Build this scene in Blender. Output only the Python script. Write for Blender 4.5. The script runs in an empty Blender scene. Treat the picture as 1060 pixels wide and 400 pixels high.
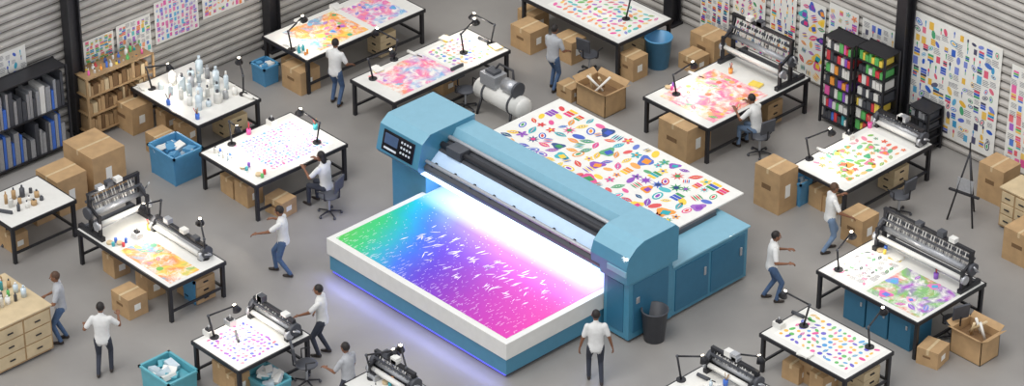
import bpy, bmesh, math, random
import numpy as np
from mathutils import Vector, Matrix, Euler
S=bpy.context.scene
try:
    S.view_settings.view_transform='Standard'
except Exception as e: print(e)

# ---------------------------------------------------------------- camera
TH=math.radians(46.5); EL=math.asin(.52); D=70.0; FPX=46*D
rv=Vector((math.cos(TH),math.sin(TH),0)); fh=Vector((-math.sin(TH),math.cos(TH),0))
dv=fh*math.cos(EL)-Vector((0,0,1))*math.sin(EL); uv=rv.cross(dv)
CAM=-dv*D
cd=bpy.data.cameras.new('camera'); co=bpy.data.objects.new('camera',cd); S.collection.objects.link(co)
m=Matrix((rv,uv,-dv)).transposed().to_4x4(); m.translation=CAM; co.matrix_world=m
cd.sensor_width=36; cd.lens=FPX/1060*36; cd.clip_end=400; cd.clip_start=1
S.camera=co
def ray(u,v): return dv+rv*((u-530)/FPX)+uv*((200-v)/FPX)
def P(u,v,z=0.0):
    r=ray(u,v); t=(z-CAM.z)/r.z; return CAM+r*t
def WXp(u,v,x):
    r=ray(u,v); t=(x-CAM.x)/r.x; return CAM+r*t
def WYp(u,v,y):
    r=ray(u,v); t=(y-CAM.y)/r.y; return CAM+r*t

# ---------------------------------------------------------------- materials
def lin(c):
    c=c/255.0
    return c/12.92 if c<=.04045 else ((c+.055)/1.055)**2.4
def C(r,g,b): return (lin(r),lin(g),lin(b),1)
MATS={}
def M(name,rgb,rough=.5,metal=0,var=.1,scale=6,es=0,coat=0,trans=0):
    if name in MATS: return MATS[name]
    mt=bpy.data.materials.new(name); mt.use_nodes=True; nt=mt.node_tree; bs=nt.nodes['Principled BSDF']
    tc=nt.nodes.new('ShaderNodeTexCoord'); nz=nt.nodes.new('ShaderNodeTexNoise'); nz.inputs['Scale'].default_value=scale; nz.inputs['Detail'].default_value=4
    rp=nt.nodes.new('ShaderNodeValToRGB'); c=C(*rgb)
    rp.color_ramp.elements[0].position=.3; rp.color_ramp.elements[1].position=.7
    rp.color_ramp.elements[0].color=[x*(1-var) for x in c[:3]]+[1]; rp.color_ramp.elements[1].color=[min(1,x*(1+var)) for x in c[:3]]+[1]
    nt.links.new(tc.outputs['Object'],nz.inputs['Vector']); nt.links.new(nz.outputs['Fac'],rp.inputs['Fac']); nt.links.new(rp.outputs['Color'],bs.inputs['Base Color'])
    bs.inputs['Roughness'].default_value=rough; bs.inputs['Metallic'].default_value=metal
    if coat: bs.inputs['Coat Weight'].default_value=coat
    if trans: bs.inputs['Transmission Weight'].default_value=trans
    if es:
        bs.inputs['Emission Color'].default_value=c; bs.inputs['Emission Strength'].default_value=es
    MATS[name]=mt; return mt
def colmat():
    mt=bpy.data.materials.new('printed_ink'); mt.use_nodes=True; nt=mt.node_tree; bs=nt.nodes['Principled BSDF']
    a=nt.nodes.new('ShaderNodeVertexColor'); a.layer_name='Col'
    nt.links.new(a.outputs['Color'],bs.inputs['Base Color']); bs.inputs['Roughness'].default_value=.5
    return mt
INK=colmat()
def watermat(name,cols,scale=1.2,thr=.5):
    mt=bpy.data.materials.new(name); mt.use_nodes=True; nt=mt.node_tree; bs=nt.nodes['Principled BSDF']; L=nt.links
    tc=nt.nodes.new('ShaderNodeTexCoord'); nz=nt.nodes.new('ShaderNodeTexNoise'); nz.inputs['Scale'].default_value=scale; nz.inputs['Detail'].default_value=8; nz.inputs['Distortion'].default_value=1.2
    L.new(tc.outputs['Object'],nz.inputs['Vector'])
    rp=nt.nodes.new('ShaderNodeValToRGB'); e=rp.color_ramp.elements
    n=len(cols)
    e[0].position=.3; e[0].color=C(*cols[0]); e[1].position=.7; e[1].color=C(*cols[-1])
    for i in range(1,n-1):
        q=e.new(.3+.4*i/(n-1)); q.color=C(*cols[i])
    L.new(nz.outputs['Fac'],rp.inputs['Fac'])
    n2=nt.nodes.new('ShaderNodeTexNoise'); n2.inputs['Scale'].default_value=scale*3.2; n2.inputs['Detail'].default_value=12; n2.inputs['Roughness'].default_value=.7; n2.inputs['Distortion'].default_value=1.0
    mp=nt.nodes.new('ShaderNodeMapping'); mp.inputs['Location'].default_value=(5,3,1); L.new(tc.outputs['Object'],mp.inputs['Vector']); L.new(mp.outputs['Vector'],n2.inputs['Vector'])
    r2=nt.nodes.new('ShaderNodeValToRGB'); r2.color_ramp.elements[0].position=thr-.08; r2.color_ramp.elements[1].position=thr+.08
    L.new(n2.outputs['Fac'],r2.inputs['Fac'])
    mx=nt.nodes.new('ShaderNodeMix'); mx.data_type='RGBA'; mx.inputs['B'].default_value=C(236,234,228)
    L.new(r2.outputs['Color'],mx.inputs['Factor']); L.new(rp.outputs['Color'],mx.inputs['A']); L.new(mx.outputs['Result'],bs.inputs['Base Color'])
    bs.inputs['Roughness'].default_value=.5
    return mt
black=M('black_steel',(46,46,50),.4,.3); dark=M('dark_plastic',(72,74,80),.5); steel=M('brushed_steel',(182,184,188),.35,.5,scale=30)
white=M('white_laminate',(224,223,218),.4,var=.03); paper=M('paper',(234,233,227),.6,var=.03)
card=M('cardboard',(180,148,108),.8,var=.12,scale=4); cardd=M('cardboard_inside',(120,92,62),.9); tape=M('packing_tape',(204,182,144),.4)
wood=M('plywood',(172,142,104),.6,var=.2,scale=3); cream=M('cream_wood',(202,182,146),.6,var=.12,scale=3)
teal=M('steel_blue_paint',(70,134,162),.35,var=.04,coat=.3); teald=M('steel_blue_dark_paint',(48,106,136),.4,var=.04); teall=M('steel_blue_lit_tops_trim',(124,174,194),.35,var=.03,coat=.3)  # lightest blue is the same paint with light painted in, for tops; also trim
bluebin=M('blue_plastic',(80,144,186),.4,var=.06); tealbin=M('turquoise_plastic',(92,166,180),.35,var=.06)
skin=M('skin',(128,86,62),.6,var=.05); hair=M('hair',(30,24,22),.6,var=.3,scale=40); hair2=M('hair_brown',(78,54,38),.6,var=.3,scale=40)
shirt=M('white_cotton',(216,216,214),.85,var=.05,scale=12); shirtg=M('grey_cotton',(170,172,176),.85,var=.06,scale=12); jeans=M('denim',(70,94,128),.85,var=.15,scale=14); dpants=M('dark_trousers',(52,56,68),.85,var=.15); lpants=M('light_jeans',(110,132,160),.85,var=.12); shoe=M('shoe_leather',(48,40,36),.5); eyew=M('eye',(20,18,18),.2); lip=M('lips',(130,70,62),.5)
glassm=M('bottle_glass',(196,210,218),.12,var=.15,coat=.5)
glow=M('lamp_glow',(255,240,215),.5,es=7,var=0); uvglow=M('uv_lamp_glow',(200,220,255),.5,es=2.2,var=0); pglow=M('led_strip_violet',(110,110,255),.5,es=.6,var=0); bglass=M('frosted_cover_glow',(180,204,230),.15,var=.05,coat=.6,es=.2)  # last one is the gantry cover glass: glow put into the material, no lamp
screen=M('screen',(16,20,30),.15,var=.1); btn=M('buttons',(210,216,222),.4)
PB={k:M('ink_'+k,v,.35,var=.1) for k,v in dict(red=(214,68,76),pink=(232,100,170),orange=(238,156,70),yellow=(240,210,90),green=(96,180,100),tealc=(70,170,180),blue=(70,115,205),violet=(140,90,190)).items()}
PBL=list(PB.values())

# ---------------------------------------------------------------- mesh builder
class MB:
    def __init__(s): s.v=[];s.f=[];s.m=[];s.sm=[];s.c=[];s.mats=[];s.T=Matrix()
    def mi(s,mat):
        if mat not in s.mats: s.mats.append(mat)
        return s.mats.index(mat)
    def raw(s,vs,fs,mat,smooth=False,col=None):
        b=len(s.v); T=s.T
        s.v+= [tuple(T@Vector(p)) for p in vs]
        k=s.mi(mat) if not isinstance(mat,list) else None
        for i,f in enumerate(fs):
            s.f.append([b+j for j in f]); s.m.append(k if k is not None else s.mi(mat[i])); s.sm.append(smooth); s.c.append(col or (1,1,1,1))
    def box(s,c,d,mat,R=None,taper=1.0):
        x,y,z=d[0]/2,d[1]/2,d[2]/2; vs=[]
        for dz in(-1,1):
            t=taper if dz==-1 else 1
            for a,b in((-1,-1),(1,-1),(1,1),(-1,1)):
                p=Vector((a*x*t,b*y*t,dz*z))
                if R is not None: p=R@p
                vs.append(Vector(c)+p)
        s.raw(vs,[(3,2,1,0),(4,5,6,7),(0,1,5,4),(1,2,6,5),(2,3,7,6),(3,0,4,7)],mat)
    def b2(s,x0,x1,y0,y1,z0,z1,mat): s.box(((x0+x1)/2,(y0+y1)/2,(z0+z1)/2),(x1-x0,y1-y0,z1-z0),mat)
    def cyl(s,p0,p1,r0,mat,r1=None,n=12,capm=None):
        p0=Vector(p0);p1=Vector(p1); r1=r0 if r1 is None else r1
        a=(p1-p0).normalized(); q=a.orthogonal().normalized(); w=a.cross(q); vs=[]
        for p,r in((p0,r0),(p1,r1)):
            for i in range(n):
                t=2*math.pi*i/n; vs.append(p+q*(r*math.cos(t))+w*(r*math.sin(t)))
        s.raw(vs,[(i,(i+1)%n,n+(i+1)%n,n+i) for i in range(n)],mat,True)
        s.raw(vs,[tuple(range(n))[::-1],tuple(range(n,2*n))],capm or mat)
    def tube(s,pts,r,mat,n=8):
        rs=r if isinstance(r,(list,tuple)) else [r]*len(pts)
        pts=[Vector(p) for p in pts]; vs=[]; fs=[]; q=None
        for i,p in enumerate(pts):
            a=(pts[min(i+1,len(pts)-1)]-pts[max(i-1,0)]).normalized()
            if q is None: q=a.orthogonal().normalized()
            q=(q-a*q.dot(a)).normalized(); w=a.cross(q)
            for k in range(n):
                t=2*math.pi*k/n; vs.append(p+q*(rs[i]*math.cos(t))+w*(rs[i]*math.sin(t)))
        for i in range(len(pts)-1):
            for k in range(n): fs.append((i*n+k,i*n+(k+1)%n,(i+1)*n+(k+1)%n,(i+1)*n+k))
        fs.append(tuple(range(n))[::-1]); fs.append(tuple(range((len(pts)-1)*n,len(pts)*n)))
        s.raw(vs,fs,mat,True)
    def ell(s,c,r,mat,R=None,nu=14,nv=9):
        vs=[];fs=[]; r=(r,r,r) if not isinstance(r,(tuple,list)) else r
        for j in range(nv+1):
            ph=math.pi*j/nv
            for i in range(nu):
                t=2*math.pi*i/nu
                p=Vector((r[0]*math.sin(ph)*math.cos(t),r[1]*math.sin(ph)*math.sin(t),-r[2]*math.cos(ph)))
                if R is not None: p=R@p
                vs.append(Vector(c)+p)
        for j in range(nv):
            for i in range(nu):
                a=j*nu+i;b=j*nu+(i+1)%nu
                fs.append((a,b,b+nu,a+nu))
        s.raw(vs,fs,mat,True)
    def loft(s,rings,mat):
        n=len(rings[0]); vs=[p for r in rings for p in r]; fs=[]
        for i in range(len(rings)-1):
            for k in range(n): fs.append((i*n+k,i*n+(k+1)%n,(i+1)*n+(k+1)%n,(i+1)*n+k))
        fs.append(tuple(range(n))[::-1]); fs.append(tuple(range((len(rings)-1)*n,len(rings)*n)))
        s.raw(vs,fs,mat,True)
    def prismx(s,prof,x0,x1,mat,mats=None):
        n=len(prof); vs=[(x0,y,z) for y,z in prof]+[(x1,y,z) for y,z in prof]
        fs=[(i,n+i,n+(i+1)%n,(i+1)%n) for i in range(n)]+[tuple(range(n)),tuple(range(n,2*n))[::-1]]
        s.raw(vs,fs,mats or mat)
    def obj(s,name,loc=(0,0,0),rz=0,bevel=0,mw=None):
        me=bpy.data.meshes.new(name); me.from_pydata(s.v,[],s.f)
        for mt in s.mats: me.materials.append(mt)
        me.polygons.foreach_set('material_index',s.m); me.polygons.foreach_set('use_smooth',s.sm)
        if INK in s.mats:
            ca=me.color_attributes.new('Col','FLOAT_COLOR','CORNER'); arr=[]
            for f,c in zip(s.f,s.c): arr+=list(c)*len(f)
            ca.data.foreach_set('color',arr)
        bm=bmesh.new(); bm.from_mesh(me)
        if INK not in s.mats: bmesh.ops.remove_doubles(bm,verts=bm.verts,dist=1e-6)
        bmesh.ops.recalc_face_normals(bm,faces=bm.faces); bm.to_mesh(me); bm.free()
        o=bpy.data.objects.new(name,me); S.collection.objects.link(o)
        if mw is not None: o.matrix_world=mw
        else: o.location=loc; o.rotation_euler=(0,0,rz)
        if bevel:
            md=o.modifiers.new('Bevel','BEVEL'); md.width=bevel; md.segments=2; md.limit_method='ANGLE'; md.angle_limit=math.radians(40)
        return o

# ---------------------------------------------------------------- motifs
def poly(n,rx,ry,ang=0,cx=0,cy=0,f=None):
    o=[]
    for i in range(n):
        t=2*math.pi*i/n; k=f(t) if f else 1
        x=rx*k*math.cos(t); y=ry*k*math.sin(t)
        o.append((cx+x*math.cos(ang)-y*math.sin(ang),cy+x*math.sin(ang)+y*math.cos(ang)))
    return o
def leaf(l,w,ang,cx=0,cy=0):
    pts=[]
    for i in range(7): t=i/6; pts.append((l*(t*2-1),w*math.sin(math.pi*t)))
    for i in range(1,6): t=1-i/6; pts.append((l*(t*2-1),-w*math.sin(math.pi*t)))
    return [(cx+x*math.cos(ang)-y*math.sin(ang),cy+x*math.sin(ang)+y*math.cos(ang)) for x,y in pts]
WHT=C(240,240,234)
def motifs(mb,w,l,cell,pal,rnd,kinds,z=.006,fill=.5,ox=0,oy=0,keep=1.0,jit=.2):
    nx=max(1,int(w/cell)); ny=max(1,int(l/cell)); cx=w/nx; cy=l/ny
    for i in range(nx):
        for j in range(ny):
            if rnd.random()>keep: continue
            X=ox-w/2+(i+.5+rnd.uniform(-jit,jit))*cx; Y=oy-l/2+(j+.5+rnd.uniform(-jit,jit))*cy
            s=min(cx,cy)*fill*rnd.uniform(.7,1.15); a=rnd.uniform(0,6.28); k=rnd.choice(kinds)
            q0=rnd.choice(pal); mixw=rnd.uniform(0,.25); c=C(*[x+(240-x)*mixw for x in q0]); c2=C(*rnd.choice(pal)); L=[]
            if k=='dot': L=[(poly(8,s*.7,s*.7),c)]
            elif k=='leaf':
                L=[(leaf(s*1.1,s*.5,a),c)]
                L.append((leaf(s*.95,s*.06,a),WHT))
                for q in(-.4,0,.4): L.append((leaf(s*.3,s*.05,a+1.1,q*s*math.cos(a),q*s*math.sin(a)),c2))
            elif k=='oval': L=[(poly(12,s,s*.62,a),c),(poly(12,s*.72,s*.4,a),WHT),(poly(10,s*.5,s*.24,a),c2)]
            elif k=='solid': L=[(poly(12,s,s*.55,a),c)]
            elif k=='flower':
                for q in range(5): L.append((leaf(s*.42,s*.24,a+q*1.2566,s*.5*math.cos(a+q*1.2566),s*.5*math.sin(a+q*1.2566)),c))
                L.append((poly(8,s*.25,s*.25),c2))
            elif k=='star': L=[(poly(16,s,s,a,f=lambda t:.75+.3*math.cos(8*t)),c),(poly(8,s*.4,s*.4),c2)]
            elif k=='rect': L=[([(-s*.6,-s*.9),(s*.6,-s*.9),(s*.6,s*.9),(-s*.6,s*.9)],c)]
            elif k=='swatch':
                for q in range(3):
                    yy=(q-1)*s*.62; L.append(([(-s*.75,yy-s*.25),(s*.75,yy-s*.25),(s*.75,yy+s*.25),(-s*.75,yy+s*.25)],C(*rnd.choice(pal))))
            elif k=='brush':
                L.append(([(-s*.12,-s),(s*.12,-s),(s*.16,s*.1),(-s*.16,s*.1)],c)); L.append((poly(10,s*.26,s*.5,0,0,s*.55),c2))
            elif k=='stripes':
                for q in range(4):
                    L.append((leaf(s*.8,s*.12,a,-(q-1.5)*s*.36*math.sin(a),(q-1.5)*s*.36*math.cos(a)),c if q%2 else c2))
            elif k=='text':
                for q in range(4):
                    yy=(q-1.5)*s*.42; ww=s*rnd.uniform(.5,1)
                    L.append(([(-s,yy-s*.07),(ww,yy-s*.07),(ww,yy+s*.07),(-s,yy+s*.07)],C(120,120,130)))
            elif k=='bloom': L=[(poly(14,s*1.3,s*1.0,a,f=lambda t,p=rnd.uniform(0,6):1+.22*math.sin(3*t+p)+.12*math.sin(7*t)),c),(poly(12,s*.7,s*.6,a,s*.2,0,f=lambda t:1+.2*math.sin(4*t)),c2)]
            for q,(pt,cc) in enumerate(L):
                zz=z+q*.0015
                mb.raw([(X+x,Y+y,zz) for x,y in pt],[tuple(range(len(pt)))],INK,col=cc)
HOT=[(232,90,160),(240,140,90),(160,90,195),(80,125,210),(70,180,180),(230,100,110),(240,195,90),(110,185,100)]
BP=[(225,100,170),(165,110,205),(100,130,215),(90,175,215),(235,140,180)]
GO=[(240,150,70),(230,105,80),(125,185,85),(250,195,85),(85,170,125),(230,115,145)]
MULTI=[(226,60,130),(60,150,90),(240,150,50),(60,90,190),(40,170,180),(140,70,180),(220,60,60),(250,205,60),(30,60,120)]
BLUES=[(40,90,190),(50,150,200),(230,180,60),(220,80,110),(70,160,110),(60,60,90),(90,110,200)]
def sheet(name,w,l,cell,pal,kinds,seed,loc=None,mw=None,base=None,extra=None,keep=1.0,th=.004):
    mb=MB(); rnd=random.Random(seed)
    mb.box((0,0,th/2),(w,l,th),base or paper)
    motifs(mb,w*.94,l*.92,cell,pal,rnd,kinds,z=th+.003,keep=keep)
    if extra: extra(mb,rnd)
    return mb.obj(name,loc=loc or (0,0,0),mw=mw)

# ---------------------------------------------------------------- room
wl=P(80,130).x; wr=P(935,130).y
X1=P(1060,420).x+6; Y0=P(0,420).y-6
fl=bpy.data.materials.new('polished_concrete'); fl.use_nodes=True; nt=fl.node_tree; bs=nt.nodes['Principled BSDF']
tc=nt.nodes.new('ShaderNodeTexCoord'); n1=nt.nodes.new('ShaderNodeTexNoise'); n1.inputs['Scale'].default_value=.35; n1.inputs['Detail'].default_value=7
rp=nt.nodes.new('ShaderNodeValToRGB'); rp.color_ramp.elements[0].position=.3; rp.color_ramp.elements[0].color=C(130,127,124); rp.color_ramp.elements[1].position=.72; rp.color_ramp.elements[1].color=C(156,153,149)
nt.links.new(tc.outputs['Object'],n1.inputs['Vector']); nt.links.new(n1.outputs['Fac'],rp.inputs['Fac']); nt.links.new(rp.outputs['Color'],bs.inputs['Base Color']); bs.inputs['Roughness'].default_value=.38
mb=MB(); mb.b2(wl-.3,X1+4,Y0-4,wr+.3,-.2,0,fl); mb.obj('floor')
wallm=M('corrugated_siding',(186,182,176),.55,var=.12,scale=2); walld=M('siding_seam',(106,102,98),.7)
H=7.0
def corr(name,a,b,axis,pos,sgn):
    mb=MB(); n=int(H/.21); vs=[];fs=[];ms=[]
    prof=[]
    for i in range(n):
        z=i*.21
        prof+=[(z,0),(z+.03,.055),(z+.10,.07),(z+.16,.05),(z+.18,0)]
    prof.append((n*.21,0))
    segs=24
    for k in range(segs+1):
        t=a+(b-a)*k/segs
        for z,o in prof:
            vs.append((pos+sgn*o,t,z) if axis=='x' else (t,pos+sgn*o,z))
    m_=len(prof)
    for k in range(segs):
        for i in range(m_-1):
            fs.append((k*m_+i,(k+1)*m_+i,(k+1)*m_+i+1,k*m_+i+1)); ms.append(walld if i%5==4 else wallm)
    mb.raw(vs,fs,ms)
    if axis=='x': mb.b2(pos-.2,pos-.01,a,b,0,H,walld)
    else: mb.b2(a,b,pos+.01,pos+.2,0,H,walld)
    return mb.obj(name)
corr('wall_left',Y0,wr,'x',wl,1)
corr('wall_right',wl,X1,'y',wr,-1)
def column(x,y):
    mb=MB(); mb.box((0,0,H/2),(.08,.3,H),black); mb.box((0,.15,H/2),(.28,.04,H),black); mb.box((0,-.15,H/2),(.28,.04,H),black); mb.box((0,0,.03),(.4,.4,.06),black)
    mb.obj('steel_column',(x,y,0))
for u,v in((80,135),(262,40)): p=P(u,v); column(wl+.3,p.y)
for u,v in((936,132),(722,12)): p=P(u,v); column(p.x,wr-.3)
def poster_left(u0,u1,v0,h,cell,pal,kinds,seed,fr=False):
    a=WXp(u0,v0,wl+.1); b=WXp(u1,v0,wl+.1); w=b.y-a.y
    mw=Matrix(((0,0,1,wl+.09),(1,0,0,a.y+w/2),(0,1,0,a.z-h/2),(0,0,0,1)))
    return sheet('wall_poster',w,h,cell,pal,kinds,seed,mw=mw)
def poster_right(u0,u1,v0,h,cell,pal,kinds,seed,keep=1.0):
    a=WYp(u0,v0,wr-.1); b=WYp(u1,v0,wr-.1); w=b.x-a.x
    mw=Matrix(((1,0,0,a.x+w/2),(0,0,-1,wr-.09),(0,1,0,a.z-h/2),(0,0,0,1)))
    return sheet('wall_poster',w,h,cell,pal,kinds,seed,mw=mw,keep=keep)
poster_left(-4,27,58,1.25,.15,[(60,90,190),(60,170,200),(120,120,130)],['brush','text','solid'],1)
poster_left(86,118,44,1.1,.12,[(226,90,130),(240,180,70),(60,150,190),(120,190,110)],['swatch'],2)
poster_left(120,156,28,1.1,.12,HOT,['swatch','rect','text'],3)
poster_left(159,205,4,1.1,.12,BP,['swatch','rect','stripes'],4)
poster_left(208,252,-22,1.1,.13,HOT,['rect','leaf','swatch'],5)
poster_right(727,757,-44,2.0,.15,MULTI,['swatch','text','swatch'],6)
poster_right(760,794,-26,1.9,.17,MULTI,['oval','star','solid','stripes'],16)
poster_right(799,826,-20,2.2,.16,MULTI,['brush','brush','swatch'],7)
poster_right(829,856,-4,2.1,.24,MULTI,['bloom','leaf','stripes'],17)
poster_right(859,890,2,1.5,.18,HOT,['swatch','flower','stripes'],8)
poster_right(893,929,18,1.6,.16,BLUES,['brush','rect','text'],18)
poster_right(946,1042,10,2.85,.19,BLUES,['rect','solid','oval','text','swatch','brush'],9)
poster_right(1048,1090,66,2.6,.19,HOT,['rect','text','swatch'],10)

# ---------------------------------------------------------------- hero printer
O=P(524,357,.9); xmin=P(337,247,.9).x; xmax=O.x; y0=O.y
RT=P(650,356); yT=RT.y; tx=RT.x; yT2=P(697,333).y; yC=P(777,291).y
SA=P(770,200,1.5); SB=P(588,98,1.5)
L=xmax-xmin
mb=MB()
mb.b2(xmin+.12,xmax-.12,y0+.12,yT2,0,.1,dark)
mb.b2(xmin+.04,xmax-.04,y0+.04,yT2,.1,.5,teal)
mb.b2(xmin,xmax,y0,yT2,.5,.9,white)
mb.b2(xmin+.1,xmax-.1,y0+.06,y0+.12,.04,.08,pglow); mb.b2(xmin+.06,xmin+.12,y0+.1,yT-.1,.04,.08,pglow)
# left tower
lx0=xmin-1.0; lx1=xmin+.12
mb.b2(lx0,lx1,yT,yT2+.1,0,1.55,teal); mb.b2(lx0-.02,lx1,yT-.02,yT2+.12,1.5,1.56,teald)
hp=[(yT-.25,1.55),(yT-.33,1.66),(yT-.18,2.25),(yT+.05,2.42),(yT2+.1,2.42),(yT2+.1,1.55),(yT-.05,1.55)]
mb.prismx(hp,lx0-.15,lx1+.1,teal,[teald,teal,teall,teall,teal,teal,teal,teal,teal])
pa=Vector((0,yT-.33,1.66)); pb=Vector((0,yT-.18,2.25)); dn=(pb-pa).normalized(); nn=Vector((0,-dn.z,dn.y)) 
R=Matrix((Vector((1,0,0)),dn,nn if nn.y<0 else -nn)).transposed()
pc=(pa+pb)/2; nrm=R.col[2]
def onp(x,t,w,h,mat,th=.03):
    mb.box(Vector((x,0,0))+pc+dn*t+nrm*(th/2),(w,h,th),mat,R=R)
cxp=(lx0+lx1)/2-.03
onp(cxp,0,1.0,.48,screen,.03); onp(cxp-.22,.06,.42,.24,M('lcd',(60,80,110),.2,es=.3),.04)
for i in range(4):
    for j in range(3): onp(cxp+.12+i*.09,.14-j*.12,.05,.05,btn,.045)
onp(cxp-.22,-.16,.4,.05,btn,.04)
# right tower
rx0=xmax+.02; rx1=tx
mb.b2(rx0,rx1,yT,yT2,.06,1.5,teal); mb.b2(rx0+.05,rx1-.05,yT+.05,yT2-.05,0,.06,dark)
cap=[(yT-.12,1.5),(yT-.16,1.9),(yT-.08,2.15),(yT+.12,2.32),(yT+.35,2.4),(yT2,2.4),(yT2+.1,2.3),(yT2+.1,1.5)]
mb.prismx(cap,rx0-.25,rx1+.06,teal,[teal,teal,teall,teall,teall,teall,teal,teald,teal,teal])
mb.b2(rx0+.25,rx0+.8,yT-.18,yT-.14,1.72,1.86,teall)
mb.b2(rx1-.01,rx1+.015,yT+.12,yT2-.12,.2,1.4,teald)
mb.b2(rx0+.1,rx1-.15,yT-.015,yT+.01,.2,1.4,teald)
mb.b2(rx1+.01,rx1+.03,yT+.2,yT+.3,.9,1.05,steel)
# gantry: rear housing, dark trough with rails, cover glass, front rail, lit tunnel
gx0=lx1; gx1=rx0
bk=[(yT+.72,1.75),(yT+.7,2.12),(yT+.82,2.3),(yT2+.05,2.3),(yT2+.12,2.15),(yT2+.12,1.35),(yT+.9,1.35)]
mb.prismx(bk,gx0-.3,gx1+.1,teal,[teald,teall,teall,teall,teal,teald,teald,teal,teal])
mb.prismx([(yT+.3,1.86),(yT+.3,1.94),(yT+.72,2.1),(yT+.72,1.9)],gx0,gx1,dark)
mb.cyl((gx0,yT+.4,2.05),(gx1,yT+.4,2.05),.07,black); mb.cyl((gx0,yT+.62,2.14),(gx1,yT+.62,2.14),.05,steel)
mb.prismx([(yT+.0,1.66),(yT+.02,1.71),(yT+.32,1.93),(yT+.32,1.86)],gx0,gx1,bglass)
mb.prismx([(yT-.12,1.56),(yT-.15,1.68),(yT-.06,1.76),(yT+.04,1.72),(yT+.04,1.56)],gx0,gx1,dark)
mb.cyl((gx0,yT-.06,1.8),(gx1,yT-.06,1.8),.045,steel)
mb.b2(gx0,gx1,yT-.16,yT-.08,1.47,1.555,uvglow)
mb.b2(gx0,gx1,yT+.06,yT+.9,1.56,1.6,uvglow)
mb.b2(gx0,gx1,yT+.84,yT+.9,.9,1.56,M('glowing_back_panel',(214,226,245),.3,var=.03,es=.7))  # inner back panel, no lamp: bright interior added as emission
for i in range(9):
    x=gx0+(gx1-gx0)*(i+.5)/9; mb.b2(x-.03,x+.03,yT-.1,yT+.06,1.74,1.8,black)
cxx=gx0+.6; mb.b2(cxx-.22,cxx+.22,yT+.26,yT+.64,1.94,2.16,dark)
# rear cabinet
cx0=xmin-.3; ct=1.3
mb.b2(cx0,rx1-.02,yT2,yC,.06,ct,teal); mb.b2(cx0+.05,rx1-.1,yT2,yC-.05,0,.06,dark)
mb.b2(cx0-.02,rx1+.03,yT2,yC+.03,ct,ct+.05,teall)
for a,b in((yT2+.12,(yT2+yC)/2-.04),((yT2+yC)/2+.04,yC-.1)):
    mb.b2(rx1-.03,rx1+.0,a,b,.15,ct-.12,teald); mb.b2(rx1,rx1+.03,b-.16,b-.1,.7,.9,steel)
for k in range(4):
    yy=yT2+.3+k*.55; mb.cyl((xmin-.1,yy,ct+.1),(xmax-.1,yy,ct+.1),.06,steel)
mb.b2(xmin-.2,xmin-.08,yT2,yC-.2,ct+.05,ct+.17,dark); mb.b2(xmax-.12,xmax,yT2,yC-.2,ct+.05,ct+.17,dark)
pr=mb.obj('flatbed_printer',bevel=.025)
g=bpy.data.materials.new('gradient_print'); g.use_nodes=True; nt=g.node_tree; bs=nt.nodes['Principled BSDF']; LK=nt.links
def N(t,**k):
    n=nt.nodes.new(t)
    for a,b in k.items(): setattr(n,a,b)
    return n
def MA(op,a,b=None,clamp=False):
    n=N('ShaderNodeMath',operation=op,use_clamp=clamp)
    for i,x in enumerate((a,b)):
        if x is None: continue
        if isinstance(x,(int,float)): n.inputs[i].default_value=x
        else: LK.new(x,n.inputs[i])
    return n.outputs[0]
tc=N('ShaderNodeTexCoord'); sp=N('ShaderNodeSeparateXYZ'); LK.new(tc.outputs['Generated'],sp.inputs[0])
nz=N('ShaderNodeTexNoise'); nz.inputs['Scale'].default_value=3; nz.inputs['Detail'].default_value=8; LK.new(tc.outputs['Generated'],nz.inputs['Vector'])
fx=MA('ADD',MA('ADD',MA('MULTIPLY',sp.outputs['X'],.8),MA('MULTIPLY',sp.outputs['Y'],.26)),MA('MULTIPLY',MA('SUBTRACT',nz.outputs['Fac'],.5),.12))
rp=N('ShaderNodeValToRGB'); el=rp.color_ramp.elements
stops=[(0,(80,195,80)),(.10,(50,195,120)),(.19,(40,175,190)),(.29,(60,110,225)),(.39,(95,50,200)),(.52,(140,28,180)),(.70,(195,28,170)),(.88,(228,45,165)),(1,(240,100,185))]
el[0].color=C(*stops[0][1]); el[1].color=C(*stops[-1][1])
for p_,c_ in stops[1:-1]: q=el.new(p_); q.color=C(*c_)
LK.new(fx,rp.inputs['Fac'])
mp=N('ShaderNodeMapping'); mp.inputs['Scale'].default_value=(120,14,1); LK.new(tc.outputs['Generated'],mp.inputs['Vector'])
vo=N('ShaderNodeTexVoronoi'); LK.new(mp.outputs['Vector'],vo.inputs['Vector']); vo.inputs['Scale'].default_value=1
thr=MA('MULTIPLY',MA('SUBTRACT',.6,sp.outputs['Y'],True),.5)
m1=MA('LESS_THAN',vo.outputs['Distance'],thr)
mp2=N('ShaderNodeMapping'); mp2.inputs['Scale'].default_value=(60,34,1); LK.new(tc.outputs['Generated'],mp2.inputs['Vector'])
v2=N('ShaderNodeTexVoronoi'); LK.new(mp2.outputs['Vector'],v2.inputs['Vector']); v2.inputs['Scale'].default_value=1
m2=MA('LESS_THAN',v2.outputs['Distance'],.13)
mk=MA('MAXIMUM',MA('MULTIPLY',m1,.36),MA('MULTIPLY',m2,.7))
mx=N('ShaderNodeMix',data_type='RGBA'); mx.inputs['B'].default_value=C(250,235,255); LK.new(mk,mx.inputs['Factor']); LK.new(rp.outputs['Color'],mx.inputs['A'])
glow_wash=MA('MULTIPLY',MA('SUBTRACT',sp.outputs['Y'],.68,True),4.0,True)  # print whitens towards the gantry: lamp glow painted into its colour
m3=N('ShaderNodeMix',data_type='RGBA'); m3.inputs['B'].default_value=C(226,234,255); LK.new(glow_wash,m3.inputs['Factor']); LK.new(mx.outputs['Result'],m3.inputs['A'])
LK.new(m3.outputs['Result'],bs.inputs['Base Color']); bs.inputs['Roughness'].default_value=.4
mb=MB(); w_=L-.3; l_=(yT-y0)+.55
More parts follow.
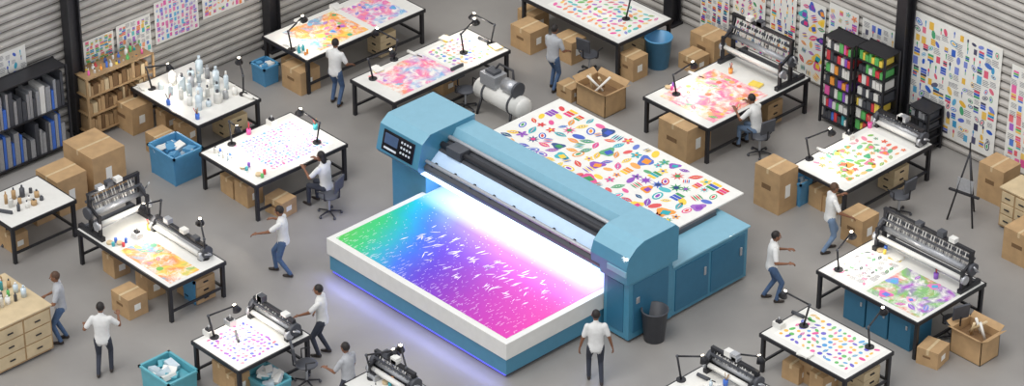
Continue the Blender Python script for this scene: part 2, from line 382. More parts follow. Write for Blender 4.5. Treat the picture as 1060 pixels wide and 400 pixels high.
mb.box((0,0,.004),(w_,l_,.008),g)
rnd=random.Random(5)
WP=C(245,235,255)
for row,(fy,n) in enumerate(((-.2,14),(-.06,18),(.06,14))):
    for i in range(n):
        x=-w_*.3+w_*.72*i/n+rnd.uniform(-.08,.08); y=l_*fy+rnd.uniform(-.14,.14)
        for q in range(rnd.randint(1,4)):
            pt=leaf(rnd.uniform(.05,.13),rnd.uniform(.008,.018),rnd.gauss(1.35,.35),x+rnd.uniform(-.09,.09),y+rnd.uniform(-.09,.09))
            mb.raw([(a,b,.0095) for a,b in pt],[tuple(range(len(pt)))],INK,col=WP)
mb.obj('gradient_print',((xmin+xmax)/2,y0+.15+l_/2,.9))
sx0,sx1,sy0,sy1=SB.x,SA.x,yT2+.15,SA.y
sheet('pattern_print_sheet',sx1-sx0,sy1-sy0,.29,MULTI,['leaf','oval','solid','flower','stripes','leaf','solid','star','leaf','swatch','bloom'],21,loc=((sx0+sx1)/2,(sy0+sy1)/2,1.47),th=.03)
# ---------------------------------------------------------------- generic props
def box_card(u,v,w=.6,d=.5,h=.5,rz=0,open_=False,z=0,mat=None):
    mb=MB(); m_=mat or card; p=P(u,v,z)
    if open_:
        t=.015
        mb.b2(-w/2,w/2,-d/2,d/2,0,t,m_)
        for a in(-1,1):
            mb.box((a*(w/2-t/2),0,h/2),(t,d,h),m_); mb.box((0,a*(d/2-t/2),h/2),(w,t,h),m_)
            mb.box((a*(w/2+.07),0,h+.04),(.18,d,.012),m_,R=Matrix.Rotation(-a*.6,3,'Y')); mb.box((0,a*(d/2+.06),h+.04),(w,.16,.012),m_,R=Matrix.Rotation(a*.6,3,'X'))
        mb.b2(-w/2+.02,w/2-.02,-d/2+.02,d/2-.02,t,h*.7,cardd)
        rnd=random.Random(int(u))
        for k in range(4): mb.cyl((rnd.uniform(-w*.3,w*.3),rnd.uniform(-d*.3,d*.3),h*.7),(rnd.uniform(-w*.3,w*.3),rnd.uniform(-d*.3,d*.3),h+.2),.03,rnd.choice([paper,white,tape]),n=8)
    else:
        mb.b2(-w/2,w/2,-d/2,d/2,0,h,m_); mb.b2(-.03,.03,-d/2-.003,d/2+.003,h-.12,h+.003,tape)
        mb.b2(w/2-.002,w/2+.004,-.1,.06,h*.35,h*.65,paper); mb.b2(-.002-w*.2,w*.15,-d/2-.004,-d/2+.002,h*.5,h*.62,cardd)
    return mb.obj('cardboard_box',(p.x,p.y,z),rz)
def bin_(u,v,w,d,h,mat,name='storage_bin',z=0,full=True):
    p=P(u,v,z); mb=MB(); t=.03
    mb.box((0,0,.02),(w*.88,d*.88,.04),mat)
    for a in(-1,1):
        mb.box((a*(w/2-t/2)*.96,0,h/2),(t,d*.94,h),mat,R=Matrix.Rotation(a*.06,3,'Y')); mb.box((0,a*(d/2-t/2)*.96,h/2),(w*.94,t,h),mat,R=Matrix.Rotation(-a*.06,3,'X'))
        mb.box((a*w/2,0,h-.02),(.05,d+.05,.05),mat); mb.box((0,a*d/2,h-.02),(w+.05,.05,.05),mat)
    rnd=random.Random(int(u))
    if full:
        for i in range(10):
            mb.box((rnd.uniform(-w*.3,w*.3),rnd.uniform(-d*.3,d*.3),h*.75+rnd.uniform(0,.12)),(w*.3,d*.25,.1),rnd.choice([mat,paper,white,glassm]),R=Euler((rnd.uniform(-.4,.4),rnd.uniform(-.4,.4),rnd.uniform(0,3))).to_matrix())
        mb.b2(-w*.42,w*.42,-d*.42,d*.42,.04,h*.7,mat)
    return mb.obj(name,(p.x,p.y,z))
def round_bin(u,v,r,h,mat,name):
    p=P(u,v); mb=MB(); n=24
    rings=[]
    for rr,z in((r*.78,0),(r,h-.03),(r*1.06,h-.03),(r*1.06,h),(r*.96,h),(r*.76,.05)):
        rings.append([(rr*math.cos(2*math.pi*i/n),rr*math.sin(2*math.pi*i/n),z) for i in range(n)])
    mb.loft(rings,mat); return mb.obj(name,(p.x,p.y,0))
def lamp(u,v,z,head,reach=.45,hgt=.55,light=False):
    p=P(u,v,z); mb=MB()
    mb.cyl((0,0,0),(0,0,.03),.1,black); a=Vector((0,0,.03)); b=Vector((-.1,0,hgt)); c=Vector((reach,0,hgt+.16))
    mb.cyl(a,b,.022,black,n=8); mb.cyl(b,c,.02,black,n=8); mb.ell(b,.035,dark,nu=8,nv=6); mb.ell(c,.03,dark,nu=8,nv=6)
    d_=Vector((.35,0,-1)).normalized()
    mb.cyl(c-d_*.03,c+d_*.13,.035,black,r1=.1,capm=glow)
    o=mb.obj('desk_lamp',(p.x,p.y,z),math.radians(head))
    if light:
        ld=bpy.data.lights.new('desk_lamp_bulb','POINT'); ld.energy=20; ld.color=(1,.93,.82); ld.shadow_soft_size=.08
        lo=bpy.data.objects.new('desk_lamp_bulb',ld); S.collection.objects.link(lo); lo.parent=o; lo.location=c+d_*.22
    return o
def chair(u,v,head,h=.5):
    p=P(u,v); mb=MB()
    for i in range(5):
        a=i*1.2566; mb.cyl((0,0,.1),(.27*math.cos(a),.27*math.sin(a),.07),.025,black,r1=.018,n=8); mb.ell((.27*math.cos(a),.27*math.sin(a),.035),(.035,.035,.035),dark,nu=8,nv=6)
    mb.cyl((0,0,.08),(0,0,h-.05),.028,steel,n=10)
    mb.ell((0,0,h),(.24,.23,.055),dark); mb.tube([(-.18,0,h-.04),(-.27,0,h+.02),(-.28,0,h+.25)],.02,black)
    mb.box((-.27,0,h+.36),(.05,.38,.34),dark,R=Matrix.Rotation(-.12,3,'Y'))
    for s in(-1,1): mb.tube([(-.05,.22*s,h-.02),(-.05,.28*s,h+.02),(-.05,.28*s,h+.2),(.14,.28*s,h+.2)],.018,black,n=6)
    return mb.obj('office_chair',(p.x,p.y,0),math.radians(head),bevel=.012)
def bottles(name,cx,cy,z,w,d,n,seed,mats,hm=.3,rz=0):
    mb=MB(); rnd=random.Random(seed)
    nx=max(1,int(math.sqrt(n*w/d))); ny=max(1,n//nx)
    for i in range(nx):
        for j in range(ny):
            x=-w/2+(i+.5)*w/nx+rnd.uniform(-.03,.03); y=-d/2+(j+.5)*d/ny+rnd.uniform(-.03,.03); r=min(w/nx,d/ny)*.36*rnd.uniform(.5,1); h=hm*rnd.uniform(.35,1); mt=rnd.choice(mats)
            mb.cyl((x,y,0),(x,y,h*.7),r,mt,n=10); mb.cyl((x,y,h*.7),(x,y,h*.82),r,mt,r1=r*.45,n=10); mb.cyl((x,y,h*.82),(x,y,h),r*.4,rnd.choice([white,dark,mt]),n=8)
    return mb.obj(name,(cx,cy,z),rz)
def table(l,b,r,h=.95,under='shelf',seed=0,name='work_table'):
    a=P(*l,h); c=P(*b,h); e=P(*r,h); x0=a.x; x1=c.x; y0_=c.y; y1=e.y
    w=x1-x0; d=y1-y0_; mb=MB()
    mb.b2(-w/2,w/2,-d/2,d/2,h-.05,h,white)
    for s in(-1,1):
        mb.box((0,s*(d/2+.01),h-.045),(w+.06,.05,.085),black); mb.box((s*(w/2+.01),0,h-.045),(.05,d+.06,.085),black)
        for t in(-1,1): mb.box((s*(w/2-.04),t*(d/2-.04),(h-.05)/2),(.08,.08,h-.05),black)
        mb.box((s*(w/2-.04),0,.25),(.05,d-.1,.05),black)
    mb.box((0,d/2-.04,.25),(w-.1,.05,.05),black)
    mb.obj(name,((x0+x1)/2,(y0_+y1)/2,0),bevel=.006)
    if under:
        mb=MB(); pw=min(.7,w*.3)
        for k in range(3):
            mb.b2(-pw/2,pw/2,-.25,.25,.02+k*.2,.02+k*.2+.19,cream if seed%2 else wood); mb.b2(pw/2,pw/2+.02,-.06,.06,.1+k*.2,.13+k*.2,black); mb.b2(-.06,.06,-.27,-.25,.1+k*.2,.13+k*.2,black)
        mb.obj('drawer_pedestal',(x1-pw*.5-.15,y0_+d*.72,0))
    return dict(x0=x0,x1=x1,y0=y0_,y1=y1,h=h,w=w,d=d,cx=(x0+x1)/2,cy=(y0_+y1)/2)
def carton_at(x,y,w,d,h,z=0,rz=0):
    mb=MB(); mb.b2(-w/2,w/2,-d/2,d/2,0,h,card); mb.b2(-.03,.03,-d/2-.003,d/2+.003,h-.1,h+.003,tape); mb.b2(w/2-.001,w/2+.004,-.08,.08,h*.3,h*.6,paper)
    mb.obj('cardboard_box',(x,y,z),rz)
def under_boxes(T,seed,n=3):
    rnd=random.Random(seed)
    for i in range(n):
        s=rnd.uniform(.38,.5); carton_at(T['x0']+.45+(T['w']-.9)*(i+.3)/n,T['y0']+.35+rnd.uniform(0,.1),s,s*.9,s*rnd.uniform(.9,1.3),rz=rnd.uniform(-.1,.1))
def lay(T,fx0,fx1,fy0,fy1,cell,pal,kinds,seed,base=None,keep=1.0,name='printed_sheet'):
    w=(fx1-fx0)*T['w']; l=(fy1-fy0)*T['d']
    return sheet(name,w,l,cell,pal,kinds,seed,loc=(T['x0']+T['w']*(fx0+fx1)/2,T['y0']+T['d']*(fy0+fy1)/2,T['h']),base=base,keep=keep)
def press(cx,cy,z,length,rz=0,hgt=.95,depth=.55,comb=True):
    mb=MB(); l=length/2
    for s in(-1,1):
        mb.box((s*l,0,hgt*.5),(.07,.09,hgt),black); mb.box((s*l,-depth*.45,hgt*.3),(.07,.07,hgt*.6),black); mb.box((s*l,0,.05),(.1,depth*1.2,.1),black)
        mb.box((s*l,-depth*.22,hgt*.62),(.05,depth*.5,.06),black,R=Matrix.Rotation(.5,3,'X'))
        mb.cyl((s*l,0,hgt*.55),(s*(l+.1),0,hgt*.55),.14,dark,n=16); mb.cyl((s*l,-depth*.4,hgt*.35),(s*(l+.08),-depth*.4,hgt*.35),.1,steel,n=16)
    mb.cyl((-l,0,hgt*.5),(l,0,hgt*.5),.075,steel,n=16); mb.cyl((-l,-depth*.4,hgt*.35),(l,-depth*.4,hgt*.35),.055,white,n=14); mb.cyl((-l,-depth*.2,hgt*.2),(l,-depth*.2,hgt*.2),.05,steel,n=14); mb.cyl((-l,depth*.2,hgt*.75),(l,depth*.2,hgt*.75),.035,dark,n=10)
    mb.box((0,0,hgt),(length+.1,.08,.06),black); mb.box((0,-depth*.2,hgt*.8),(length,.04,.04),dark); mb.box((0,depth*.3,hgt*.1),(length,.08,.08),dark)
    if comb:
        n=int(length/.08)
        for i in range(n):
            x=-l+.05+i*(length-.1)/n; mb.cyl((x,-.02,hgt*.95),(x,-depth*.2,hgt*.66),.01,white if i%3 else dark,n=5)
    mb.cyl((l+.1,0,hgt*.55),(l+.22,0,hgt*.55),.02,steel); mb.cyl((l+.2,0,hgt*.55),(l+.2,-.15,hgt*.75),.018,steel)
    rnd=random.Random(int(cx*10))
    for i in range(3):
        x=rnd.uniform(-l*.7,l*.7); mb.b2(x-.08,x+.08,-.08,.06,hgt+.03,hgt+.03+rnd.uniform(.06,.14),rnd.choice([dark,steel,white]))
    return mb.obj('roller_press',(cx,cy,z),rz)
def stationery(T,spots,seed):
    # small work items gathered as one set per table: cups with brushes, paper stacks, rollers, tape rolls
    mb=MB(); rnd=random.Random(seed)
    for fx_,fy_ in spots:
        X=T['x0']+T['w']*fx_; Y=T['y0']+T['d']*fy_; k=rnd.randint(0,4)
        if k==0:
            mb.cyl((X,Y,0),(X,Y,.13),.05,rnd.choice(PBL+[white]),r1=.055)
            for q in range(4): mb.cyl((X,Y,.1),(X+rnd.uniform(-.06,.06),Y+rnd.uniform(-.06,.06),.28),.008,rnd.choice([wood,dark,PB['red']]),n=5)
        elif k==1:
            for q in range(4): mb.box((X,Y,.006+q*.012),(.3,.22,.01),rnd.choice([paper,white,PB['yellow'],paper]),R=Matrix.Rotation(rnd.uniform(-.3,.3),3,'Z'))
        elif k==2:
            mb.cyl((X-.15,Y,.04),(X+.15,Y+.03,.04),.04,rnd.choice([white,dark,steel])); mb.cyl((X+.16,Y+.03,.04),(X+.28,Y+.06,.04),.012,black,n=6)
        elif k==3:
            mb.box((X,Y,.06),(.22,.16,.12),rnd.choice([dark,steel,white])); mb.box((X,Y,.14),(.12,.1,.05),black); mb.cyl((X,Y,.16),(X,Y,.24),.015,steel,n=6)
        else:
            mb.cyl((X,Y,0),(X,Y,.05),.07,tape); mb.cyl((X+.13,Y,0),(X+.13,Y,.09),.035,rnd.choice(PBL)); mb.cyl((X+.05,Y+.13,0),(X+.05,Y+.13,.11),.035,rnd.choice(PBL))
    return mb.obj('art_supplies',(0,0,T['h']))
# ---------------------------------------------------------------- tables
W1=watermat('watercolor_warm',[(250,205,100),(240,150,110),(232,110,160),(250,195,120),(150,200,170)],1.0,.52)
W2=watermat('watercolor_pinkteal',[(90,185,195),(140,175,220),(235,120,170),(240,150,110),(120,180,180)],1.0,.52)
W3=watermat('watercolor_rainbow',[(90,175,110),(240,205,90),(240,145,80),(90,170,205),(220,110,140)],1.2,.55)
W4=watermat('watercolor_berry',[(230,95,155),(160,95,195),(130,190,105),(235,125,130),(95,160,210)],.9,.54)
T1=table((143,88),(205,130),(270,103),seed=1)
bottles('glass_bottles',T1['cx'],T1['cy']+.1,T1['h'],T1['w']*.7,T1['d']*.75,26,4,[glassm,white,glassm,steel,glassm],.5)
T2=table((204,160),(265,192),(360,150),seed=2,under=None); lay(T2,.12,.9,.24,.93,.1,BP,['dot','solid','leaf'],31)
T3=table((272,38),(318,62),(436,8),seed=3); lay(T3,.1,.92,.12,.55,.18,GO+BP,['bloom','leaf','dot'],33,base=W3,keep=.5); lay(T3,.15,.9,.6,.9,.16,BP,['bloom','leaf'],34,base=W2,keep=.6)
T4=table((365,82),(408,106),(523,50),seed=4,under=None); lay(T4,.1,.92,.1,.55,.16,BP,['leaf','dot'],35,base=W2,keep=.2); lay(T4,.1,.92,.57,.93,.13,HOT,['leaf','stripes','dot'],36)
T5=table((545,-6),(640,45),(692,18),seed=5); lay(T5,.22,.97,.08,.92,.16,HOT,['leaf','solid','solid'],37)
T6=table((674,97),(733,133),(842,83),seed=6); lay(T6,.1,.95,.08,.62,.2,GO,['leaf','dot'],38,base=W1,keep=.3)
T7=table((820,172),(875,198),(970,152),seed=7); lay(T7,.1,.93,.1,.82,.19,GO,['flower','leaf','solid','bloom'],39)
T8=table((845,281),(950,334),(1027,297),seed=8,under=None); lay(T8,.45,.97,.06,.66,.2,BP,['leaf','bloom'],40,base=W4,keep=.3); lay(T8,.05,.42,.08,.66,.14,[(60,150,90),(230,90,150),(80,80,90)],['text','leaf','stripes'],41,keep=.9)
T9=table((792,343),(875,393),(938,372),seed=9); lay(T9,.08,.95,.12,.95,.14,[(90,80,190),(70,150,210),(90,180,90),(225,80,150),(240,180,60)],['leaf','solid','dot'],42)
T10=table((78,238),(175,298),(231,270),seed=10,h=.9); lay(T10,.42,.97,.08,.6,.2,GO,['dot','leaf'],43,base=W3,keep=.3)
T11=table((198,354),(247,384),(325,350),seed=11,under=None); lay(T11,.08,.95,.06,.68,.11,[(150,70,190),(225,80,150),(80,90,200),(240,130,150)],['solid','dot'],44)
T12=table((352,400),(404,428),(446,404),seed=12,under=None); T13=table((684,404),(748,436),(806,406),seed=13,under=None)
for T,sd in((T1,1),(T2,2),(T3,3),(T6,6),(T7,7),(T9,9),(T10,10),(T11,11)): under_boxes(T,sd,2)
press(T6['cx'],T6['y1']-.55,T6['h'],T6['w']-.2,hgt=1.15,depth=.8); 
press(T8['cx']+.1,T8['y1']-.4,T8['h'],T8['w']-.4,hgt=.9)
press(T10['x0']+.4,T10['cy'],T10['h'],T10['d']-.2,rz=math.radians(90),hgt=1.0,depth=.7)
press(T10['cx']+.4,T10['y1']-.2,T10['h'],T10['w']*.5,hgt=.3,depth=.28,comb=False)
press(T11['cx'],T11['y1']-.3,T11['h'],T11['w']-.3,hgt=.42,depth=.35)
press(T7['cx'],T7['y1']-.2,T7['h'],T7['w']-.3,hgt=.38,depth=.25)
press(T12['cx'],T12['y1']-.35,T12['h'],T12['w']-.3,hgt=.5,depth=.4)
press(T13['cx'],T13['y1']-.35,T13['h'],T13['w']-.4,hgt=.5,depth=.4)
bottles('paint_jars',T2['x0']+.45,T2['y0']+.3,T2['h'],.6,.3,8,5,[white,glassm,PB['blue'],dark],.18)
bottles('paint_jars',T3['x1']-.4,T3['y0']+.17,T3['h'],.5,.25,6,6,[white,PB['orange'],PB['tealc']],.2)
bottles('paint_jars',T13['x1']-.6,T13['y1']-1.1,T13['h'],.8,.6,14,7,[white,glassm,dark,PB['tealc']],.3)
bottles('paint_jars',T12['x1']-.5,T12['y1']-1.0,T12['h'],.6,.4,10,8,[white,glassm,steel,PB['pink']],.28)
stationery(T1,[(.08,.1),(.9,.1),(.5,.06),(.92,.9)],1); stationery(T2,[(.05,.5),(.06,.75),(.6,.1),(.85,.12),(.5,.97)],2); stationery(T3,[(.04,.3),(.05,.6),(.5,.05)],3); stationery(T4,[(.04,.2),(.05,.5),(.05,.8),(.5,.96),(.8,.96)],4)
stationery(T5,[(.1,.3),(.12,.6),(.14,.85)],5); stationery(T6,[(.04,.2),(.04,.45),(.3,.66),(.7,.66)],6); stationery(T7,[(.04,.3),(.04,.6),(.04,.85)],7); stationery(T8,[(.3,.72),(.15,.7),(.7,.72)],8); stationery(T9,[(.04,.3),(.04,.7),(.5,.05)],9)
stationery(T10,[(.35,.2),(.36,.5),(.34,.75),(.3,.1)],10); stationery(T11,[(.04,.2),(.04,.5)],11); stationery(T13,[(.2,.5),(.4,.45),(.5,.6)],13); stationery(T12,[(.2,.5),(.4,.55)],12)
mb=MB(); 
for k in range(3): mb.b2(-.9+k*.62,-.9+k*.62+.58,-.35,.35,.0,.78,teald); mb.b2(-.9+k*.62+.45,-.9+k*.62+.5,-.37,-.35,.5,.6,steel)
mb.obj('storage_cabinet',(T8['x1']-1.2,T8['y0']+.5,0),bevel=.01)
# lamps
for a in((240,150,.95,-20,1),(328,148,.95,190,1),(386,82,.95,60,0),(408,62,.95,200,0),(302,52,.95,100,1),(480,55,.95,100,1),(508,46,.95,200,0),
         (700,98,.95,80,1),(838,165,.95,60,1),(868,280,.95,100,1),(900,360,.95,100,0),(832,338,.95,-160,0),(165,232,.9,-80,1),(212,268,.9,150,0),
         (222,350,.95,60,1),(385,392,.95,40,0),(420,402,.95,150,0),(705,394,.95,20,0),(765,392,.95,10,0),(648,20,.95,200,0),(157,92,.95,30,1),(252,98,.95,150,0)):
    lamp(*a[:3],a[3],light=bool(a[4]))
for u,v,h in((482,112,0),(341,222,200),(930,222,180),(14,252,120),(318,398,60),(610,75,100),(786,160,170),(985,352,160),(262,388,60)):
    chair(u,v,h)
for a in((622,110,.95,.7,.6,0,True),(590,100,.5,.4,.35,0),(548,48,.7,.6,.6,0),(552,28,.6,.5,.5,0),(735,60,.8,.6,.7,0),(718,70,.55,.5,.4,0),(708,158,.9,.8,.9,.0),(802,212,.75,.6,1.05,.0),(291,219,.55,.45,.4,.1),
         (100,190,1.1,.9,1.05,0),(66,212,.8,.8,.9,0),(889,248,.6,.55,.7,0),(1008,366,.8,.6,.6,0,True),(965,374,.5,.5,.4,.2),(138,130,.8,.6,.7,0),(170,158,.7,.5,.5,0),(135,322,.6,.5,.5,0),(40,225,.6,.5,.55,0),
         (655,78,.5,.5,.6,0),(1032,204,.7,.6,.9,0),(1062,268,.8,.7,.8,0),(850,395,.7,.6,.5,0),(460,92,.5,.5,.4,0),(312,90,.7,.6,.6,0),(590,60,.6,.5,.6,0)):
    box_card(a[0],a[1],a[2],a[3],a[4],a[5],len(a)>6)
bin_(183,180,.95,.8,.75,bluebin); bin_(176,402,.95,.75,.5,tealbin); bin_(278,402,.8,.6,.3,tealbin); bin_(275,84,.5,.45,.5,bluebin); bin_(826,208,.45,.4,.6,bluebin); bin_(204,309,.42,.42,.6,bluebin)
round_bin(681,68,.33,.8,bluebin,'recycling_barrel'); round_bin(677,351,.28,.75,dark,'waste_bin')
p=P(520,122); mb=MB()
mb.cyl((-.7,0,.55),(.7,0,.55),.26,white,n=20); mb.ell((-.7,0,.55),(.14,.26,.26),white); mb.ell((.7,0,.55),(.14,.26,.26),white)
mb.box((-.3,0,.95),(.5,.4,.3),steel); mb.box((-.3,0,1.13),(.3,.25,.08),dark); mb.cyl((.1,0,.95),(.5,0,.95),.17,steel,n=16); mb.cyl((.5,0,.95),(.56,0,.95),.2,dark,n=16)
for s in(-1,1):
    mb.cyl((s*.4,0,.55),(s*.46,0,.55),.275,dark,n=20)
    for t in(-1,1): mb.cyl((s*.5,t*.2,.4),(s*.55,t*.3,0),.035,black,n=8)
mb.tube([(-.3,0,1.1),(-.3,.2,1.25),(.1,.25,1.2),(.3,.1,.85)],.03,black)
mb.obj('air_compressor',(p.x,p.y,0),0)
def drawers(u,v,w,d,h,n=3,m_=None,name='drawer_cabinet'):
    p=P(u,v); mb=MB(); m_=m_ or wood
    mb.b2(-w/2,w/2,-d/2,d/2,.05,h,m_); mb.b2(-w/2+.04,w/2-.04,-d/2+.04,d/2-.04,0,.05,dark); mb.b2(-w/2-.03,w/2+.03,-d/2-.03,d/2+.03,h,h+.04,cream)
    for i in range(n):
        z0=.1+i*(h-.12)/n; z1=z0+(h-.12)/n-.03
        for a,b in((-d/2+.04,-.02),(.02,d/2-.04)):
            mb.b2(w/2,w/2+.02,a,b,z0,z1,cream); mb.b2(w/2+.02,w/2+.045,(a+b)/2-.07,(a+b)/2+.07,(z0+z1)/2-.015,(z0+z1)/2+.015,black)
        for a,b in((-w/2+.04,-.02),(.02,w/2-.04)):
            mb.b2(a,b,-d/2-.02,-d/2,z0,z1,cream); mb.b2((a+b)/2-.07,(a+b)/2+.07,-d/2-.045,-d/2-.02,(z0+z1)/2-.015,(z0+z1)/2+.015,black)
    mb.obj(name,(p.x,p.y,0),bevel=.008); return p
p=drawers(4,360,1.6,1.4,1.1,3)
bottles('paint_jars',p.x-.2,p.y+.1,1.14,1.1,.9,20,12,[PB['tealc'],white,glassm,PB['green'],dark,card],.35)
drawers(1058,236,.8,.7,1.0,3)
def rack(x,y,w,d,h,nsh,rz,seed,mats,name='supply_rack',frame=None):
    mb=MB(); rnd=random.Random(seed); fr=frame or black
    for s in(-1,1):
        for t in(-1,1): mb.box((s*w/2,t*d/2,h/2),(.05,.05,h),fr)
    for k in range(nsh):
        z=.12+k*(h-.15)/(nsh-1) ; mb.box((0,0,z),(w,d,.03),fr)
        if k<nsh-1:
            hh=(h-.15)/(nsh-1); x0=-w/2+.06
            while x0<w/2-.12:
                ww=rnd.uniform(.06,.16); h2=hh*rnd.uniform(.45,.85); mb.b2(x0,x0+ww*.85,-d/2+.04,d/2-.04,z+.016,z+.016+h2,rnd.choice(mats)); x0+=ww
    mb.box((0,d/2,h/2),(w,.02,h),fr)
    return mb.obj(name,(x,y,0),rz)
p=P(870,128); rack(p.x,p.y,.85,.5,2.3,8,0,1,PBL+[white,white,white,dark,dark])
p=P(903,140); rack(p.x,p.y,.85,.5,2.3,8,0,2,[PB['green'],PB['yellow'],PB['red'],dark,white,white,dark])
p=P(955,152); rack(p.x,p.y,.6,.5,1.1,5,0,3,[dark,black,steel])
p=P(20,165); rack(wl+.5,p.y,2.4,.5,2.2,3,math.radians(90),4,[dark,steel,steel,white,dark,PB['blue']])
p=P(118,128); rack(wl+.5,p.y+.1,1.9,.55,1.6,4,math.radians(90),5,[card,wood,cream,cardd,card],frame=wood)
bottles('paint_tubes',wl+.5,p.y+.1,1.465,.45,1.6,26,3,PBL+[white,white,white],.35)
TL=table((-30,212),(12,236),(60,196),seed=21,under=None); under_boxes(TL,5,2)
bottles('paint_jars',TL['cx'],TL['cy'],TL['h'],TL['w']*.5,TL['d']*.5,14,22,[white,card,glassm,dark],.3)
p=P(998,228); mb=MB()
for q in((-.32,-.2,0),(.32,-.2,0),(0,.45,0)): mb.cyl(q,(0,0,1.75),.022,black,n=8)
mb.box((0,-.12,.75),(.75,.06,.04),black); mb.cyl((0,0,1.7),(0,-.02,2.0),.02,black,n=8); mb.box((0,-.1,.95),(.4,.02,.3),steel,R=Matrix.Rotation(-.1,3,'X'))
mb.obj('easel',(p.x,p.y,0),math.radians(10))

# ---------------------------------------------------------------- people
def ik(a,b,l1,l2,pole):
    a=Vector(a);b=Vector(b); d=b-a; n=d.length
    if n>(l1+l2)*.995: b=a+d*((l1+l2)*.995/n); d=b-a; n=d.length
    x=(l1*l1-l2*l2+n*n)/(2*n); hh=math.sqrt(max(0,l1*l1-x*x)); dn=d.normalized(); pl=Vector(pole); pl=(pl-dn*pl.dot(dn)).normalized()
    return a+dn*x+pl*hh,b
def capsule(mb,p0,p1,r0,r1,n=12):
    p0=Vector(p0);p1=Vector(p1);a=(p1-p0).normalized();q=a.orthogonal().normalized();w=a.cross(q);rings=[]
    for ph in(-80,-50,-20,0): c=p0+a*(r0*math.sin(math.radians(ph))); r=r0*math.cos(math.radians(ph)); rings.append([c+q*(r*math.cos(2*math.pi*i/n))+w*(r*math.sin(2*math.pi*i/n)) for i in range(n)])
    for ph in(0,20,50,80): c=p1+a*(r1*math.sin(math.radians(ph))); r=r1*math.cos(math.radians(ph)); rings.append([c+q*(r*math.cos(2*math.pi*i/n))+w*(r*math.sin(2*math.pi*i/n)) for i in range(n)])
    mb.loft(rings,skin)
def hand(mb,wr_,d,side,up):
    d=d.normalized(); up=(up-d*up.dot(d)).normalized(); sd=d.cross(up)
    pc=wr_+d*.045; R=Matrix((sd,d,up)).transposed()
    mb.ell(pc,(.042,.055,.018),skin,R=R,nu=10,nv=7)
    for i,(o,l) in enumerate(((-.03,.065),(-.01,.078),(.01,.072),(.03,.055))):
        b=pc+d*.045+sd*o; k1=b+d*(l*.45)-up*.006; k2=k1+d*(l*.3)-up*.018; k3=k2+d*(l*.2)-up*.024
        mb.tube([b-d*.02,b,k1,k2,k3],[.009,.0095,.009,.008,.006],skin,n=6)
    b=pc-d*.02+sd*(-.035*side); mb.tube([b,b+d*.03-sd*(.028*side),b+d*.062-sd*(.036*side)-up*.01],[.012,.011,.008],skin,n=6)
